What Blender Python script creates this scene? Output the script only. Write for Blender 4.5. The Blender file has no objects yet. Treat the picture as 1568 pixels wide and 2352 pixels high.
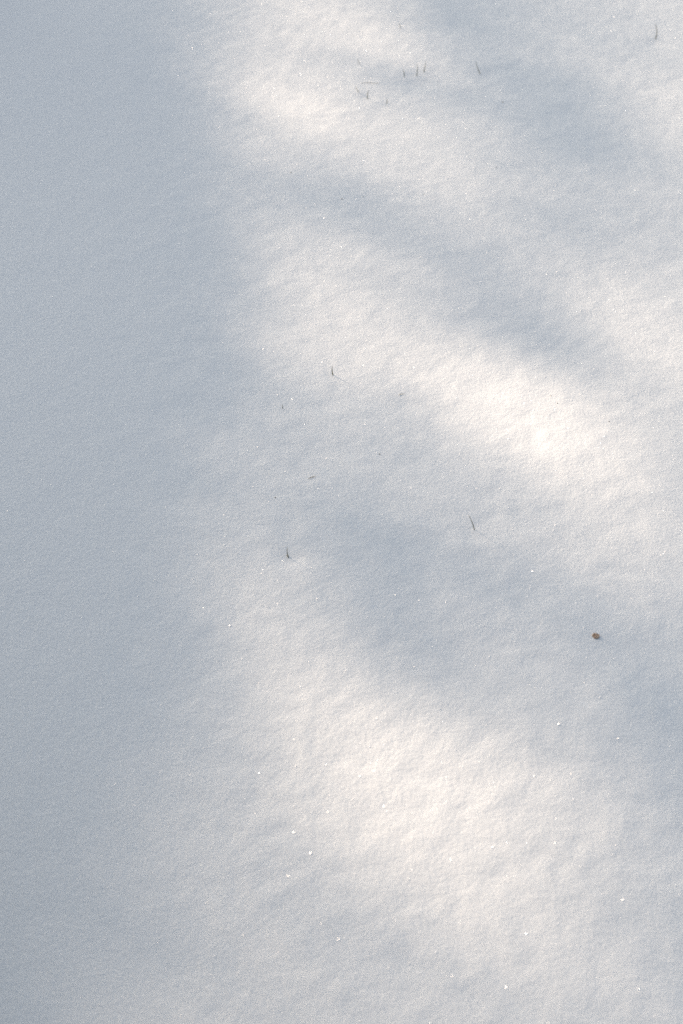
import bpy, math, random
import numpy as np
from mathutils import Vector

# ------------------------------------------------------------------ camera
scene = bpy.context.scene
CAM_H = 0.66                    # crouching photographer
PITCH = math.radians(44.0)      # below the horizon
LENS, SW, SH = 50.0, 24.0, 36.0
cam_data = bpy.data.cameras.new("camera")
cam = bpy.data.objects.new("camera", cam_data)
scene.collection.objects.link(cam)
cam.location = (0, 0, CAM_H)
cam.rotation_euler = (math.radians(90) - PITCH, 0, 0)
cam_data.sensor_fit = 'VERTICAL'
cam_data.sensor_height = SH
cam_data.lens = LENS
cam_data.clip_start = 0.01
cam_data.clip_end = 1000
cam_data.dof.use_dof = True
cam_data.dof.focus_distance = 1.02
cam_data.dof.aperture_fstop = 9.0
cam_data.dof.aperture_blades = 7
scene.camera = cam

# ------------------------------------------------------------------ sky and sun
SUN_EL = math.radians(22.0)
TO_SUN_H = np.array([-0.79, 0.613]); TO_SUN_H /= np.linalg.norm(TO_SUN_H)
world = bpy.data.worlds.new("World")
scene.world = world
world.use_nodes = True
wn = world.node_tree.nodes; wl = world.node_tree.links
wn.clear()
sky = wn.new('ShaderNodeTexSky'); sky.sky_type = 'NISHITA'; sky.sun_disc = False
sky.sun_elevation = SUN_EL
sky.sun_rotation = math.atan2(TO_SUN_H[0], TO_SUN_H[1])
sky.air_density = 1.0; sky.dust_density = 3.5; sky.ozone_density = 1.0
hsv = wn.new('ShaderNodeHueSaturation'); hsv.inputs['Saturation'].default_value = 0.62
bg = wn.new('ShaderNodeBackground'); bg.inputs['Strength'].default_value = 0.147
wo = wn.new('ShaderNodeOutputWorld')
tint = wn.new('ShaderNodeMix'); tint.data_type = 'RGBA'; tint.blend_type = 'MULTIPLY'; tint.inputs['Factor'].default_value = 1.0
tint.inputs[7].default_value = (1.0, 1.012, 1.005, 1)
wl.new(sky.outputs[0], hsv.inputs['Color']); wl.new(hsv.outputs[0], tint.inputs[6]); wl.new(tint.outputs[2], bg.inputs['Color'])
wl.new(bg.outputs[0], wo.inputs['Surface'])

sun_data = bpy.data.lights.new("sun", 'SUN')
sun_data.energy = 4.7
sun_data.angle = math.radians(0.6)
sun_data.color = (1.0, 0.785, 0.60)
sun = bpy.data.objects.new("sun", sun_data)
scene.collection.objects.link(sun)
L = np.array([TO_SUN_H[0]*math.cos(SUN_EL), TO_SUN_H[1]*math.cos(SUN_EL), math.sin(SUN_EL)])  # towards the sun
sun.rotation_euler = Vector(L).to_track_quat('Z', 'Y').to_euler()
sun.location = (-8, 7, 5)

scene.view_settings.view_transform = 'Standard'
scene.view_settings.look = 'None'
scene.view_settings.gamma = 1.0
scene.view_settings.use_curve_mapping = False
scene.view_settings.exposure = 0.42
scene.render.engine = 'CYCLES'
scene.cycles.use_light_tree = False
scene.cycles.use_denoising = False   # grain, as in the photograph

# ------------------------------------------------------------------ helpers
rng = np.random.default_rng(7)
random.seed(7)
_perm = rng.random((256, 256))

def vnoise(x, y, s, seed=0):
    """smooth value noise in -1..1 with feature size s (metres), cubic B-spline interpolation"""
    u = np.asarray(x)/s + 37.31*seed + 91.7; v = np.asarray(y)/s + 17.77*seed + 53.1
    iu = np.floor(u).astype(np.int64); iv = np.floor(v).astype(np.int64)
    fu = u-iu; fv = v-iv
    def w(t): return ((1-t)**3/6, (3*t**3-6*t**2+4)/6, (-3*t**3+3*t**2+3*t+1)/6, t**3/6)
    wu, wv = w(fu), w(fv); out = 0
    for i in range(4):
        for j in range(4):
            out = out + wu[i]*wv[j]*_perm[(iu+i-1) % 256, (iv+j-1) % 256]
    return (out-0.5)*3.2

def px_ray(px, py):
    """ray of photograph pixel (1568 x 2352 reading of it)"""
    sx = (np.asarray(px, float)/1568-0.5)*SW/LENS
    sy = (0.5-np.asarray(py, float)/2352)*SH/LENS
    c, s = math.cos(PITCH), math.sin(PITCH)
    return np.stack([sx, c+sy*s, -s+sy*c], -1)

def base_height(x, y):
    h = 0.0065*vnoise(x, y, 0.34, 1) + 0.0018*vnoise(x, y, 0.13, 2)
    far = np.clip((np.hypot(x, y-0.9)-1.5)/6, 0, 1)
    return h + far*0.09*vnoise(x, y, 4.5, 3)

def flat_ground(px, py):
    d = px_ray(px, py)
    t = CAM_H/np.maximum(-d[..., 2], 0.02)
    for _ in range(6):
        X, Y = d[..., 0]*t, d[..., 1]*t
        t = (CAM_H-base_height(X, Y))/np.maximum(-d[..., 2], 0.02)
    return d[..., 0]*t, d[..., 1]*t

# melt hollows round the grass tips (photo px, radius m, depth m)
HOLLOWS = [(965, 186, .022, .0022), (1112, 172, .012, .0012), (1512, 98, .013, .0014), (845, 225, .008, .0007),
           (765, 862, .007, .0006), (664, 1282, .009, .0011), (1093, 1222, .009, .0008)]
HOLL = [(float(flat_ground(a, b)[0]), float(flat_ground(a, b)[1]), r, dp) for a, b, r, dp in HOLLOWS]

def height(x, y):
    h = base_height(x, y)
    for hx, hy, r, dp in HOLL:
        h = h - dp*np.exp(-((x-hx)**2+(y-hy)**2)/(2*r*r)*2)
    near = np.clip(1.4-np.hypot(x, y-0.95)/1.4, 0, 1)
    near = near*(0.35+0.65/(1+np.exp(-(x/np.maximum(y+.15, .2)+.145)/.02)))     # granules flattened on the left to give the smooth look of shade
    wx = x + 0.004*vnoise(x, y, 0.02, 11); wy = y + 0.004*vnoise(x, y, 0.02, 12)
    h = h + near*(0.00030*vnoise(wx, wy, 0.021, 4) + 0.00027*vnoise(wx, wy, 0.0085, 5)
                  + 0.00018*vnoise(wx, wy, 0.0042, 6))
    return h

def ground_pt(px, py):
    d = px_ray(px, py); t = CAM_H/-d[2]
    for _ in range(8):
        t = (CAM_H-float(height(d[0]*t, d[1]*t)))/-d[2]
    return np.array([d[0]*t, d[1]*t, float(height(d[0]*t, d[1]*t))])

def mesh_np(name, V, F, mat, smooth=True, k=None):
    V = np.asarray(V, np.float32); F = np.asarray(F, np.int32); n = F.shape[1]
    me = bpy.data.meshes.new(name)
    me.vertices.add(len(V)); me.vertices.foreach_set('co', V.ravel())
    me.loops.add(F.size); me.loops.foreach_set('vertex_index', F.ravel())
    me.polygons.add(len(F)); me.polygons.foreach_set('loop_start', np.arange(0, F.size, n, dtype=np.int32))
    me.polygons.foreach_set('loop_total', np.full(len(F), n, np.int32))
    me.polygons.foreach_set('use_smooth', np.full(len(F), smooth))
    me.update(calc_edges=True); me.validate()
    me.materials.append(mat)
    o = bpy.data.objects.new(name, me); scene.collection.objects.link(o)
    return o

def tag(o, label=None, cat=None, group=None, kind=None):
    if label: o['label'] = label
    if cat: o['category'] = cat
    if group: o['group'] = group
    if kind: o['kind'] = kind
    return o

def principled(name, col, rough=0.6, spec=0.3):
    m = bpy.data.materials.new(name); m.use_nodes = True
    b = m.node_tree.nodes['Principled BSDF']
    b.inputs['Base Color'].default_value = (*col, 1); b.inputs['Roughness'].default_value = rough
    b.inputs['Specular IOR Level'].default_value = spec
    return m, b

def noise_colour(m, b, c1, c2, scale, detail=4):
    n = m.node_tree.nodes; l = m.node_tree.links
    tc = n.new('ShaderNodeTexCoord'); t = n.new('ShaderNodeTexNoise'); r = n.new('ShaderNodeValToRGB')
    t.inputs['Scale'].default_value = scale; t.inputs['Detail'].default_value = detail
    r.color_ramp.elements[0].position = .35; r.color_ramp.elements[1].position = .65
    r.color_ramp.elements[0].color = (*c1, 1); r.color_ramp.elements[1].color = (*c2, 1)
    l.new(tc.outputs['Object'], t.inputs['Vector']); l.new(t.outputs['Fac'], r.inputs['Fac'])
    l.new(r.outputs['Color'], b.inputs['Base Color'])
    return tc

# ------------------------------------------------------------------ materials
snow_mat, sb = principled('snow', (0.85, 0.877, 0.885), 0.6, 0.2)
n = snow_mat.node_tree.nodes; l = snow_mat.node_tree.links
sb.inputs['Subsurface Weight'].default_value = 0.0
sb.inputs['Subsurface Radius'].default_value = (1.0, 0.9, 0.8); sb.inputs['Subsurface Scale'].default_value = 0.006
tc = n.new('ShaderNodeTexCoord')
def nz(scale, detail, rough=.6):
    t = n.new('ShaderNodeTexNoise'); t.inputs['Scale'].default_value = scale
    t.inputs['Detail'].default_value = detail; t.inputs['Roughness'].default_value = rough
    l.new(tc.outputs['Object'], t.inputs['Vector']); return t
n1 = nz(330, 3, .65); n2 = nz(1150, 2, .6)
b1 = n.new('ShaderNodeBump'); b1.inputs['Strength'].default_value = 1.0; b1.inputs['Distance'].default_value = 0.00042
b2 = n.new('ShaderNodeBump'); b2.inputs['Strength'].default_value = 1.0; b2.inputs['Distance'].default_value = 0.00016
l.new(n1.outputs['Fac'], b1.inputs['Height']); l.new(n2.outputs['Fac'], b2.inputs['Height'])
l.new(b1.outputs['Normal'], b2.inputs['Normal']); l.new(b2.outputs['Normal'], sb.inputs['Normal'])

crystal_mat, cb = principled('ice_crystal', (0.93, 0.94, 0.95), 0.28, 0.9)
blade_mat, bb = principled('dry_grass', (0.12, 0.12, 0.07), 0.7, 0.2)
noise_colour(blade_mat, bb, (0.15, 0.155, 0.11), (0.32, 0.31, 0.24), 300)
straw_mat, stb = principled('straw', (0.16, 0.13, 0.08), 0.7, 0.2)
noise_colour(straw_mat, stb, (0.13, 0.11, 0.075), (0.28, 0.24, 0.17), 300)
clod_mat, clb = principled('dry_seed_scale', (0.3, 0.22, 0.14), 0.85, 0.1)
noise_colour(clod_mat, clb, (0.33, 0.22, 0.15), (0.62, 0.48, 0.37), 420)
bark_mat, bkb = principled('bark', (0.1, 0.08, 0.06), 0.9, 0.1)
noise_colour(bark_mat, bkb, (0.05, 0.04, 0.03), (0.16, 0.13, 0.10), 30)
leaf_mat, lfb = principled('spruce_needles', (0.05, 0.08, 0.04), 0.6, 0.2)
noise_colour(leaf_mat, lfb, (0.03, 0.055, 0.03), (0.07, 0.10, 0.05), 6)

# ------------------------------------------------------------------ snow sheet
def axis(lo, hi, step, far):
    mid = np.arange(lo, hi+step/2, step)
    out = [hi]; s = step
    while out[-1] < far: s *= 1.18; out.append(out[-1]+s)
    out2 = [lo]; s = step
    while out2[-1] > -far: s *= 1.18; out2.append(out2[-1]-s)
    return np.concatenate([np.array(out2[1:][::-1]), mid, np.array(out[1:])])
xs = axis(-0.62, 0.62, 0.0021, 300)
ys_near = []; yv = 0.22
while yv < 1.75: ys_near.append(yv); yv += 0.0016+0.0011*max(0, yv-0.3)
ys_near = np.array(ys_near)
lo = [ys_near[0]]; s = .0018
while lo[-1] > -300: s *= 1.18; lo.append(lo[-1]-s)
hi = [ys_near[-1]]; s = .003
while hi[-1] < 300: s *= 1.18; hi.append(hi[-1]+s)
ys = np.concatenate([np.array(lo[1:][::-1]), ys_near, np.array(hi[1:])])
GX, GY = np.meshgrid(xs, ys)
GZ = height(GX, GY)
V = np.stack([GX, GY, GZ], -1).reshape(-1, 3)
nx, ny = len(xs), len(ys)
I = (np.arange(ny-1)[:, None]*nx+np.arange(nx-1)[None, :]).ravel()
F = np.stack([I, I+1, I+nx+1, I+nx], -1)
snow = mesh_np('snow_ground', V, F, snow_mat)
tag(snow, 'white granular snow cover in soft dappled light', kind='structure')

# ------------------------------------------------------------------ how much sun gets through the tree, over the ground
def G(px, py, cx, cy, rl, rw, ang):
    a = math.radians(ang); dx = px-cx; dy = py-cy
    u = (dx*math.cos(a)+dy*math.sin(a))/rl; v = (-dx*math.sin(a)+dy*math.cos(a))/rw
    return np.exp(-0.5*(u*u+v*v))
# centre x, y, radius along, radius across, tilt, gain
PATCHES = [
 (680, 240, 100, 46, 25, .33), (800, 60, 140, 65, 15, .24), (960, 350, 150, 50, 30, .14), (1240, 450, 200, 90, 35, -.12), (590, 120, 80, 50, 30, .14),
 (700, 765, 100, 62, 25, .36), (860, 680, 170, 55, 20, .12), (1110, 905, 100, 50, 25, .24), (1240, 980, 105, 62, 25, 1.15), (940, 830, 140, 50, 25, .20),
 (1460, 765, 85, 52, 50, .30), (1540, 900, 100, 60, 50, .10), (1545, 1300, 110, 80, 40, .25), (1420, 1160, 120, 60, 30, .10),
 (1530, 230, 90, 50, 15, .14), (1350, 620, 100, 60, 40, .10),
 (780, 1670, 120, 95, 15, .28), (1185, 1610, 100, 85, 70, .50), (980, 1810, 170, 130, 40, .40), (960, 1960, 110, 80, 10, .28), (1190, 1850, 120, 110, 60, .21),
 (700, 1400, 170, 60, 30, .20), (1250, 2150, 190, 90, 25, .10), (1080, 2060, 150, 70, 25, .08),
 (900, 1010, 110, 60, 55, -.07), (890, 1110, 130, 80, 62, -.10), (900, 1270, 140, 100, 50, -.22), (770, 1150, 100, 50, 35, -.07), (970, 1510, 110, 75, 72, -.34), (1270, 1410, 180, 62, 32, -.20), (1510, 1610, 130, 85, 35, -.27), (1545, 1790, 110, 90, 50, -.12),
 (820, 480, 120, 50, 20, -.19), (1080, 620, 160, 65, 32, -.13), (1290, 770, 140, 50, 38, -.20), (560, 400, 80, 60, 30, -.05), (1250, 560, 120, 60, 35, -.08),
 (1370, 320, 120, 80, 45, -.32), (1190, 170, 130, 65, 35, -.22), (1080, 20, 110, 55, 20, -.28), (1360, 70, 120, 50, 25, -.16), (970, 205, 60, 28, 15, -.18),
 (470, 50, 110, 70, 40, -.22), (760, 2130, 170, 60, 15, -.10), (600, 2300, 260, 80, 5, -.10), (1450, 1950, 120, 90, 40, -.06),
]
def through(px, py):
    s = 0.37+np.zeros_like(px)
    for cx, cy, rl, rw, an, g in PATCHES: s = s+g*G(px, py, cx, cy, rl, rw, an)
    edge = np.interp(py, [-300, 0, 150, 350, 600, 900, 1050, 1250, 1600, 1900, 2100, 2400], [400, 420, 440, 540, 560, 590, 560, 495, 490, 430, 360, 280])
    s = s/(1+np.exp(-(px-edge)/np.interp(py, [0, 1700, 2300], [34, 38, 100])))
    return np.clip(s, 0.0006, 0.985)

D0 = 5.2                                    # metres from the snow to the boughs
e1 = np.array([TO_SUN_H[1], -TO_SUN_H[0], 0.0])           # level, across the sun
e2 = np.cross(L, e1); e2 = e2 if e2[2] > 0 else -e2       # up, across the sun
PX, PY = np.meshgrid(np.linspace(-1300, 2900, 1050), np.linspace(-900, 3600, 1100))
gx, gy = flat_ground(PX, PY); gz = base_height(gx, gy)
SV = through(PX, PY)
# outside the frame the dapple simply goes on
out = np.clip(np.maximum.reduce([-PX-150, PX-1568-60, -PY-60, PY-2352-60])/250, 0, 1)
nzv = np.clip(0.45+0.5*vnoise(gx, gy, 0.16, 21), .03, .97)
SV = SV*(1-out)+nzv*out
A = gx*e1[0]+gy*e1[1]; B = gx*e2[0]+gy*e2[1]+gz*e2[2]
CELL = 0.008
amin, amax, bmin, bmax = -0.75, 2.1, -1.0, 0.75
na, nb = int((amax-amin)/CELL), int((bmax-bmin)/CELL)
ia = ((A-amin)/CELL).astype(int); ib = ((B-bmin)/CELL).astype(int)
ok = (ia >= 0) & (ia < na) & (ib >= 0) & (ib < nb)
acc = np.zeros(na*nb); cnt = np.zeros(na*nb); k = ia[ok]*nb+ib[ok]
np.add.at(acc, k, SV[ok]); np.add.at(cnt, k, 1)
Smap = np.where(cnt > 0, acc/np.maximum(cnt, 1), np.nan).reshape(na, nb)
for _ in range(3):                                        # close pin-holes
    nn = np.isnan(Smap)
    if not nn.any(): break
    P = np.pad(Smap, 1, constant_values=np.nan)
    st = np.stack([P[1+i:1+i+na, 1+j:1+j+nb] for i in (-1, 0, 1) for j in (-1, 0, 1)])
    c = (~np.isnan(st)).sum(0); m = np.where(c > 2, np.nansum(st, 0)/np.maximum(c, 1), np.nan)
    Smap = np.where(nn, m, Smap)
known = ~np.isnan(Smap)
# the sun's disc blurs what the boughs do: sharpen the openings by as much
def blur(a, sg):
    k = np.arange(-int(3*sg), int(3*sg)+1); w_ = np.exp(-.5*(k/sg)**2); w_ /= w_.sum()
    for ax in (0, 1): a = sum(wi*np.roll(a, int(ki), ax) for ki, wi in zip(k, w_))
    return a
fill = np.where(known, Smap, 0.4)
Smap = np.where(known, np.clip(fill+0.6*(fill-blur(fill, 2.4)), 0.0006, 0.99), np.nan)
print('window a', A[(PX > 0) & (PX < 1568) & (PY > 0) & (PY < 2352)].min(), A[(PX > 0) & (PX < 1568) & (PY > 0) & (PY < 2352)].max(),
      'b', B[(PX > 0) & (PX < 1568) & (PY > 0) & (PY < 2352)].min(), B[(PX > 0) & (PX < 1568) & (PY > 0) & (PY < 2352)].max(), known.mean())

def spikes(P, Dv, ln, w):
    """slender three-sided sprigs: P base, Dv unit direction, ln length, w width"""
    N = len(P)
    ref = np.where(np.abs(Dv[:, 2:3]) < .9, np.array([[0, 0, 1.]]), np.array([[1., 0, 0]]))
    u = np.cross(Dv, ref); u /= np.linalg.norm(u, axis=1, keepdims=True); v = np.cross(Dv, u)
    ww = (w/2)[:, None]; lm = ln[:, None]
    V = np.empty((N, 5, 3))
    V[:, 0] = P
    for q in range(3):
        a = 2*math.pi*q/3
        V[:, 1+q] = P+Dv*lm*.4+(u*math.cos(a)+v*math.sin(a))*ww
    V[:, 4] = P+Dv*lm
    b = (np.arange(N)*5)[:, None]
    F = np.concatenate([b+np.array([[x, y, z]]) for x, y, z in ((0, 2, 1), (0, 3, 2), (0, 1, 3), (4, 1, 2), (4, 2, 3), (4, 3, 1))])
    return V.reshape(-1, 3), F

# fine sprigs where light comes through, coarse ones in the closed parts of the crown
def sprig_layer(ln, w, dens_fn, cellmul, seed):
    r = np.random.default_rng(seed)
    c = CELL*cellmul
    aa, bb_ = np.meshgrid(np.arange(amin, amax, c), np.arange(bmin, bmax, c), indexing='ij')
    ii = np.clip(((aa+c/2-amin)/CELL).astype(int), 0, na-1); jj = np.clip(((bb_+c/2-bmin)/CELL).astype(int), 0, nb-1)
    s = Smap[ii, jj]; kn = known[ii, jj]
    dens = np.where(kn, dens_fn(np.nan_to_num(s, nan=.5)), 0)
    area = 0.5*ln*w*.80
    mean = dens*c*c/area
    num = np.floor(mean+r.random(mean.shape)).astype(int)
    idx = np.repeat(np.arange(mean.size), num.ravel())
    a = aa.ravel()[idx]+r.random(len(idx))*c; b = bb_.ravel()[idx]+r.random(len(idx))*c
    d = D0+0.38*r.normal(size=len(idx)).clip(-2, 2)*0.6+0.25*np.sin(a*5)
    th = r.normal(0.25, .75, len(idx))+np.where(r.random(len(idx)) < .5, math.pi, 0)
    Dv = np.cos(th)[:, None]*e1+np.sin(th)[:, None]*e2+r.normal(0, .35, len(idx))[:, None]*L
    Dv /= np.linalg.norm(Dv, axis=1, keepdims=True)
    l_ = ln*r.uniform(.75, 1.25, len(idx)); w_ = w*r.uniform(.8, 1.2, len(idx))
    P = a[:, None]*e1+b[:, None]*e2+d[:, None]*L-Dv*l_[:, None]*.5
    return P, Dv, l_, w_
def f_fine(s): return np.minimum(-np.log(s), 1.3)
def f_coarse(s): return np.maximum(-np.log(s)-1.3, 0)*1.2
lay = [sprig_layer(.020, .0042, f_fine, 1, 3), sprig_layer(.075, .018, f_coarse, 2, 4)]
P = np.concatenate([q[0] for q in lay]); Dv = np.concatenate([q[1] for q in lay])
ln = np.concatenate([q[2] for q in lay]); wd = np.concatenate([q[3] for q in lay])
print('sprigs', len(P))

# the rest of the crown, kept clear of the gap the sun comes through
TRUNK = (-0.55*e1[:2]+TO_SUN_H*(D0*math.cos(SUN_EL)+0.15)); TRUNK_A = -0.55
tree = bpy.data.objects.new('spruce_tree', None); scene.collection.objects.link(tree)
tree.location = (*TRUNK, 0)
tag(tree, 'dark green spruce standing beyond the upper left edge of the snow', 'tree')
M = 42000
h = 0.5+6.0*rng.random(M)**1.3; rad = (1.75*(1-h/7.2)+.08)*np.sqrt(rng.random(M)); ph = rng.random(M)*2*math.pi
whorl = np.round(h/.28)*.28; h = whorl+rng.normal(0, .035, M)-rad*.18
C = np.stack([TRUNK[0]+rad*np.cos(ph), TRUNK[1]+rad*np.sin(ph), h], -1)
ca = C@e1; cb_ = C@e2
ia = ((ca-amin)/CELL).astype(int).clip(0, na-1); ib = ((cb_-bmin)/CELL).astype(int).clip(0, nb-1)
inside = (ca > amin) & (ca < amax) & (cb_ > bmin) & (cb_ < bmax)
inside &= known[ia, ib]
C = C[~inside & (h > .25)]
Dc = C-np.array([TRUNK[0], TRUNK[1], 0]); Dc[:, 2] = rng.normal(-.1, .3, len(C)); Dc[:, :2] += rng.normal(0, .4, (len(C), 2))
Dc /= np.linalg.norm(Dc, axis=1, keepdims=True)
P2 = C; l2 = rng.uniform(.05, .12, len(C)); w2 = rng.uniform(.012, .028, len(C))
V, F = spikes(np.concatenate([P, P2]), np.concatenate([Dv, Dc]), np.concatenate([ln, l2]), np.concatenate([wd, w2]))
V = V-np.array([TRUNK[0], TRUNK[1], 0])
crown = mesh_np('crown', V, F, leaf_mat, smooth=False); crown.parent = tree; crown['kind'] = 'stuff'

def tube(pts, radii, sides=8, flat=1.0, cap=True):
    pts = [np.array(p, float) for p in pts]; V = []; F = []
    for i, p in enumerate(pts):
        t = pts[min(i+1, len(pts)-1)]-pts[max(i-1, 0)]; t = t/np.linalg.norm(t)
        ref = np.array([0, 0, 1.]) if abs(t[2]) < .85 else np.array([0, 1., 0])
        u = np.cross(t, ref); u /= np.linalg.norm(u); v = np.cross(t, u)
        for q in range(sides):
            a = 2*math.pi*q/sides
            V.append(p+radii[i]*(u*math.cos(a)+flat*v*math.sin(a)))
    for i in range(len(pts)-1):
        for q in range(sides):
            F.append((i*sides+q, i*sides+(q+1) % sides, (i+1)*sides+(q+1) % sides, (i+1)*sides+q))
    nV = len(V); V += [pts[0], pts[-1]]
    for q in range(sides):
        F.append((nV, (q+1) % sides, q)); o_ = (len(pts)-1)*sides
        F.append((nV+1, o_+q, o_+(q+1) % sides))
    return V, F
def tube_obj(name, pts, radii, mat, sides=8, flat=1.0, parent=None):
    V, F = tube(pts, radii, sides, flat)
    me = bpy.data.meshes.new(name); me.from_pydata([tuple(v) for v in V], [], F)
    for p in me.polygons: p.use_smooth = True
    me.materials.append(mat); o = bpy.data.objects.new(name, me); scene.collection.objects.link(o)
    if parent: o.parent = parent
    return o
tube_obj('trunk', [(0.02*math.sin(z*2), 0.02*math.cos(z), z) for z in np.linspace(-.1, 7.2, 14)],
         list(np.linspace(.14, .012, 14)), bark_mat, 12, parent=tree)
for zz in np.arange(.56, 6.6, .28):
    for q in range(6):
        a = q*math.pi/3+zz*2.1; R = (1.7*(1-zz/7.2)+.08)*.85
        tip = np.array([TRUNK[0]+R*math.cos(a), TRUNK[1]+R*math.sin(a), zz-R*.18])
        mid_ = np.array([TRUNK[0]+R*.55*math.cos(a), TRUNK[1]+R*.55*math.sin(a), zz-R*.08])
        bad = False
        for pp in (tip, mid_, (tip+mid_)/2):
            qa, qb = pp@e1, pp@e2; i_, j_ = int((qa-amin)/CELL), int((qb-bmin)/CELL)
            if 0 <= i_ < na and 0 <= j_ < nb and known[i_, j_] and Smap[i_, j_] > .12: bad = True
        if bad: continue
        tube_obj('branch', [(0, 0, zz), (R*.5*math.cos(a), R*.5*math.sin(a), zz-R*.07), (R*math.cos(a), R*math.sin(a), zz-R*.18)],
                 [.016, .010, .003], bark_mat, 6, parent=tree)
# thin bare twigs carrying the sprigs of the light gap
for q in range(9):
    a0 = TRUNK_A+.1; b0 = -.85+q*.17
    pts = []
    for t in np.linspace(0, 1, 9):
        a = a0+t*2.2; b = b0+.10*math.sin(t*3+q)+.05*t
        p = a*e1+b*e2+(D0+.25*math.sin(a*5))*L
        pts.append(p-np.array([TRUNK[0], TRUNK[1], 0]))
    tube_obj('twig', pts, list(np.linspace(.0045, .0012, 9)), bark_mat, 5, parent=tree)

# young spruces added outside the frame to block sky and dim corners and bottom
def shade_sapling(loc, ht, R, seed, label):
    q = np.random.default_rng(seed); M = 9000
    t = bpy.data.objects.new('added_shade_spruce', None); scene.collection.objects.link(t); t.location = loc
    tag(t, label, 'tree', 'unseen young spruces added to dim the snow')
    hh = q.random(M)**1.3; ph = np.round(q.random(M)*11)/11*2*math.pi+q.normal(0, .16, M)+hh*5
    rr = R*(1-hh)*np.sqrt(q.random(M))+.01; z = .02+np.round(hh*9)/9*ht*.95-rr*.25+q.normal(0, .012, M)
    Cc = np.stack([rr*np.cos(ph), rr*np.sin(ph), np.maximum(z, .015)], -1)
    Dq = np.stack([np.cos(ph), np.sin(ph), q.normal(.1, .3, M)], -1)+q.normal(0, .35, (M, 3))
    Dq /= np.linalg.norm(Dq, axis=1, keepdims=True)
    V, F = spikes(Cc, Dq, q.uniform(.03, .06, M), q.uniform(.006, .013, M))
    c = mesh_np('crown', V, F, leaf_mat, smooth=False); c.parent = t; c['kind'] = 'stuff'
    tube_obj('trunk', [(0, 0, -.03), (.005, 0, ht*.5), (0, 0, ht)], [.018, .011, .002], bark_mat, 8, parent=t)
shade_sapling((-.53, .19, 0), 1.0, .26, 61, 'small dark young spruce added out of view to dim the lower left corner')
shade_sapling((-.72, 1.72, 0), .16, .26, 63, 'low young spruce added out of view to dim the upper left corner')
shade_sapling((-.15, -.62, 0), 1.5, .50, 62, 'taller young spruce added behind the viewpoint to dim the bottom of the snow')

# ------------------------------------------------------------------ grass tips and straw
def K(sx, sy): return sx/2074*1568, sy/3111*2352       # source px -> reading px
def upright(name, base, tip, bend, w, mat, label, group):
    """base and tip in source px; the blade stands at its base, in the upright plane across the view"""
    b = ground_pt(*K(*base))
    d = px_ray(*K(*tip)); t = (b[1]-0.002)/d[1]; top = np.array([0, 0, CAM_H])+d*t
    pts = []; side = np.array([1.0, 0, 0])
    full = b-np.array([0, 0, .006])
    for s in np.linspace(0, 1, 8):
        pts.append(b*(1-s)+top*s+side*bend*4*s*(1-s)*np.linalg.norm(top-b))
    pts = [full]+pts
    loc = b.copy(); pts = [p-loc for p in pts]
    w *= .66
    r = [w*.5, w*.52]+[w*.5*(1-.75*(s**1.6)) for s in np.linspace(0, 1, 8)[1:]]
    o = tube_obj(name, pts, r, mat, 6, .55); o.location = tuple(loc)
    return tag(o, label, 'grass blade', group)
GG = 'dry grass tips poking out of the snow'
BL = [
 ((1216, 84), (1211, 70), .05, .0010, 'short faint grass tip highest of all, near the top edge above the trio'),
 ((1090, 194), (1085, 178), .03, .0008, 'pale thin grass tip above the horizontal straw'),
 ((1228, 233), (1223, 208), .04, .0012, 'left and shortest blade of the upright grass trio'),
 ((1265, 231), (1266, 193), .05, .0012, 'middle blade of the upright grass trio, tall and straight'),
 ((1287, 218), (1292, 187), .04, .0013, 'right blade of the upright grass trio, leaning right'),
 ((1089, 279), (1080, 261), -.04, .0010, 'small grass tip leaning left beneath the horizontal straw'),
 ((1117, 300), (1121, 273), -.10, .0013, 'curved grass tip standing just below the horizontal straw'),
 ((1174, 314), (1177, 299), .0, .0012, 'tiny stubby grass tip lowest of the upper cluster'),
 ((1458, 223), (1446, 185), -.05, .0013, 'lone grass blade leaning left, right of the trio'),
 ((1991, 118), (1990, 72), .09, .0016, 'tallest dark curved grass blade near the upper right corner'),
 ((1011, 1139), (1009, 1111), -.04, .0013, 'lone dark upright blade in the bright patch left of centre'),
 ((858, 1240), (856, 1228), .04, .0008, 'very faint tiny grass tip near the edge of the blue shade'),
 ((1441, 1609), (1423, 1564), .02, .0010, 'long slender blade leaning left in the middle of the snow'),
 ((876, 1692), (873, 1661), -.05, .0010, 'bent forked blade beside the blue shade at mid height'),
]
for bs, tp, bd, w, lb in BL: upright('grass_blade', bs, tp, bd, w, blade_mat, lb, GG)
def lying(name, pts_src, w, mat, label, group, cat):
    pts = [ground_pt(*K(*p)) for p in pts_src]
    w *= .4; mid_ = pts[len(pts)//2].copy()
    fine = []
    for i in range(len(pts)-1):
        for s in (0, .5): fine.append(pts[i]*(1-s)+pts[i+1]*s)
    fine.append(pts[-1])
    fine = [p-mid_+np.array([0, 0, w*.45+.0003]) for p in fine]
    r = [w*.5*(1-.6*abs(2*i/(len(fine)-1)-1)**2) for i in range(len(fine))]
    o = tube_obj(name, fine, r, mat, 6, .7); o.location = tuple(mid_)
    return tag(o, label, cat, group)
SG = 'straws lying on the snow'
lying('straw', [(1096, 253), (1112, 252), (1130, 253), (1156, 255)], .0010, straw_mat, 'thin dark straw lying level among the upper left grass tips', SG, 'straw')
lying('straw', [(1210, 1202), (1215, 1199), (1230, 1197)], .0010, straw_mat, 'tiny straw lying flat right of the lone blade in the bright patch', SG, 'straw')
lying('straw', [(936, 1456), (947, 1451), (959, 1447)], .0012, straw_mat, 'short straw slanting up to the right in the grey shade', SG, 'straw')
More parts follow.
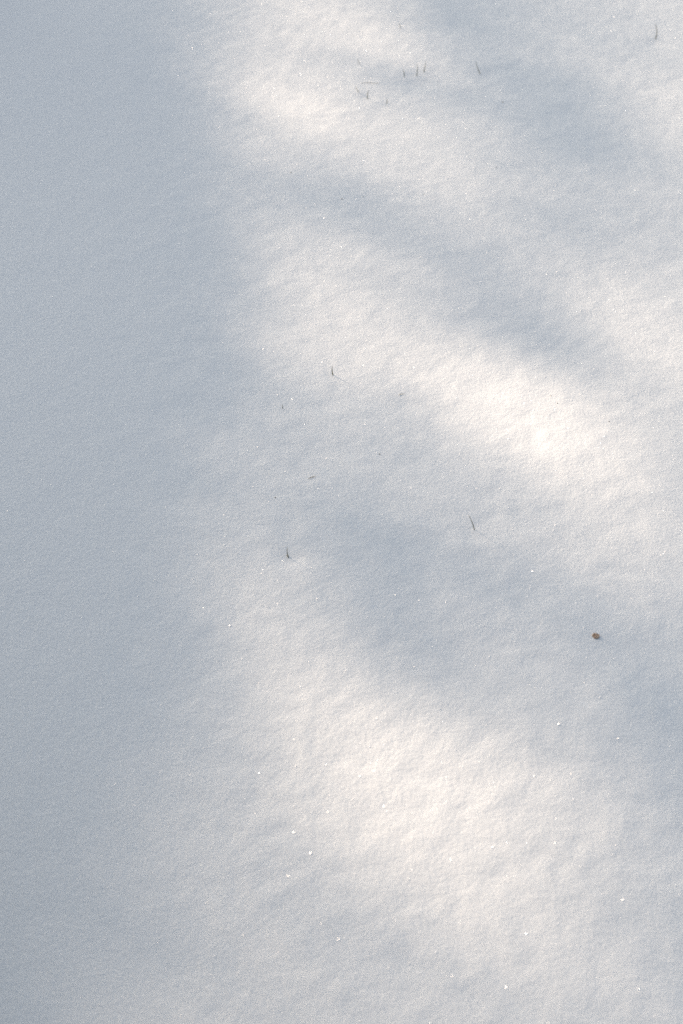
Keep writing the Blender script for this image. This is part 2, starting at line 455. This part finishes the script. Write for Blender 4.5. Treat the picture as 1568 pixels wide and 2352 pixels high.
lying('straw', [(873, 1684), (871, 1690), (877, 1697)], .0009, straw_mat, 'tiny straw crumb at the foot of the bent forked blade', SG, 'straw')

# ------------------------------------------------------------------ debris
def lump(name, src, size, mat, label, cat, seed, flat=.6, group=None, sub=2):
    import bmesh
    bm = bmesh.new(); bmesh.ops.create_icosphere(bm, subdivisions=sub, radius=size/2)
    rr = random.Random(seed)
    for v in bm.verts:
        v.co *= rr.uniform(.72, 1.22); v.co.z *= flat
    me = bpy.data.meshes.new(name); bm.to_mesh(me); bm.free(); me.materials.append(mat)
    o = bpy.data.objects.new(name, me); scene.collection.objects.link(o)
    p = ground_pt(*K(*src)); o.location = (p[0], p[1], p[2]+size*.5*flat*.55)
    return tag(o, label, cat, group)
lump('seed_scale', (1810, 1933), .0042, clod_mat, 'small rough tan brown seed scale lying on grey snow at the right', 'seed', 5, .38, sub=3)
CR = 'dark crumbs of bark on the snow'
for i, (sx, sy, sz, lb) in enumerate([
  (1673, 1203, .0013, 'dark crumb on the upper edge of the brightest snow patch'),
  (1693, 1225, .0012, 'tiny crumb just below another, by the brightest snow patch'),
  (1850, 1281, .0014, 'dark crumb alone in the grey band right of the brightest patch'),
  (1527, 311, .0020, 'small dark crumb in the upper middle, below the lone leaning blade'),
  (883, 525, .0018, 'dark crumb left of centre below the upper bright patch'),
  (1038, 605, .0018, 'left crumb of the pair in the upper grey band'),
  (1103, 598, .0013, 'right and smaller crumb of the pair in the upper grey band'),
  (1508, 508, .0013, 'pin-sized crumb right of the upper bright band'),
  (1288, 590, .0012, 'pin-sized crumb in the middle of the upper grey band'),
  (1153, 1380, .0014, 'dark speck above the central grey shade'),
  (836, 1512, .0014, 'faint speck on the edge of the blue shade')]):
    lump('bark_crumb', (sx, sy), sz*.72, straw_mat, lb, 'crumb', 40+i, .6, CR, 1)

# ------------------------------------------------------------------ ice crystals
def crystal_mesh(r):
    """six-sided ice plate, thin but solid"""
    V = [(r*math.cos(a), r*math.sin(a), z) for z in (0, -r*.35) for a in [math.pi/3*q for q in range(6)]]
    F = [tuple(range(6)), tuple(range(11, 5, -1))]+[(q, q+6, (q+1) % 6+6, (q+1) % 6) for q in range(6)]
    return V, F
def facing(p, jitter, r_):
    v = np.array([0, 0, CAM_H])-p; v /= np.linalg.norm(v)
    h_ = v+L; h_ /= np.linalg.norm(h_)
    h_ = h_+r_.normal(0, jitter, 3); return h_/np.linalg.norm(h_)
IG = 'glinting ice crystals on the snow'
cbase = None
for px, py, sz, lb in [
  (441, 112, .0016, 'bright ice crystal alone in the blue shade at the upper left'),
  (674, 1912, .0011, 'upper glint of the three bright ice crystals at lower left'),
  (712, 1960, .0011, 'right glint of the three bright ice crystals at lower left'),
  (661, 2013, .0010, 'lowest glint of the three bright ice crystals at lower left'),
  (1282, 1664, .0013, 'bright ice crystal on the right rim of the big bright patch'),
  (1418, 1697, .0010, 'small ice crystal in the grey shade right of the big bright patch'),
  (907, 1367, .0012, 'ice crystal glinting in the central grey shade'),
  (527, 1437, .0012, 'ice crystal glinting by the edge of the blue shade'),
  (1162, 2267, .0010, 'ice crystal nearest the bottom edge'),
  (1208, 2145, .0009, 'ice crystal below the big bright patch, right one'),
  (776, 2157, .0009, 'ice crystal in the dim snow near the bottom left'),
  (1222, 1313, .0012, 'ice crystal glinting above the brown seed scale to the left')]:
    V_, F_ = crystal_mesh(1.0)
    if cbase is None:
        cbase = bpy.data.meshes.new('ice_crystal'); cbase.from_pydata(V_, [], F_); cbase.materials.append(crystal_mat)
    o = bpy.data.objects.new('ice_crystal', cbase); scene.collection.objects.link(o)
    p = ground_pt(px, py); hh = facing(p, .02, rng)
    o.location = (p[0], p[1], p[2]+sz*.35); sz *= .42; o.scale = (sz, sz, sz)
    o.rotation_euler = Vector(hh).to_track_quat('Z', 'Y').to_euler()
    tag(o, lb, 'ice crystal', IG)
r_ = np.random.default_rng(99)
V = []; F = []
NC = 26000
cx_ = r_.uniform(-.6, .6, NC); cy_ = .3+1.4*r_.random(NC)
cz_ = height(cx_, cy_)
for i in range(NC):
    p = np.array([cx_[i], cy_[i], cz_[i]])
    hh = facing(p, .13, r_)
    q = Vector(hh).to_track_quat('Z', 'Y')
    sz = .00013+.00030*r_.random()**5
    V_, F_ = crystal_mesh(sz); b = len(V)
    V += [tuple(q @ Vector(v)+Vector(p)+Vector((0, 0, sz*.4))) for v in V_]
    F += [tuple(b+x for x in f) for f in F_]
me = bpy.data.meshes.new('frost_glitter'); me.from_pydata(V, [], F); me.materials.append(crystal_mat)
o = bpy.data.objects.new('frost_glitter', me); scene.collection.objects.link(o)
tag(o, 'scattered tiny glinting frost grains all over the snow surface', 'frost', kind='stuff')
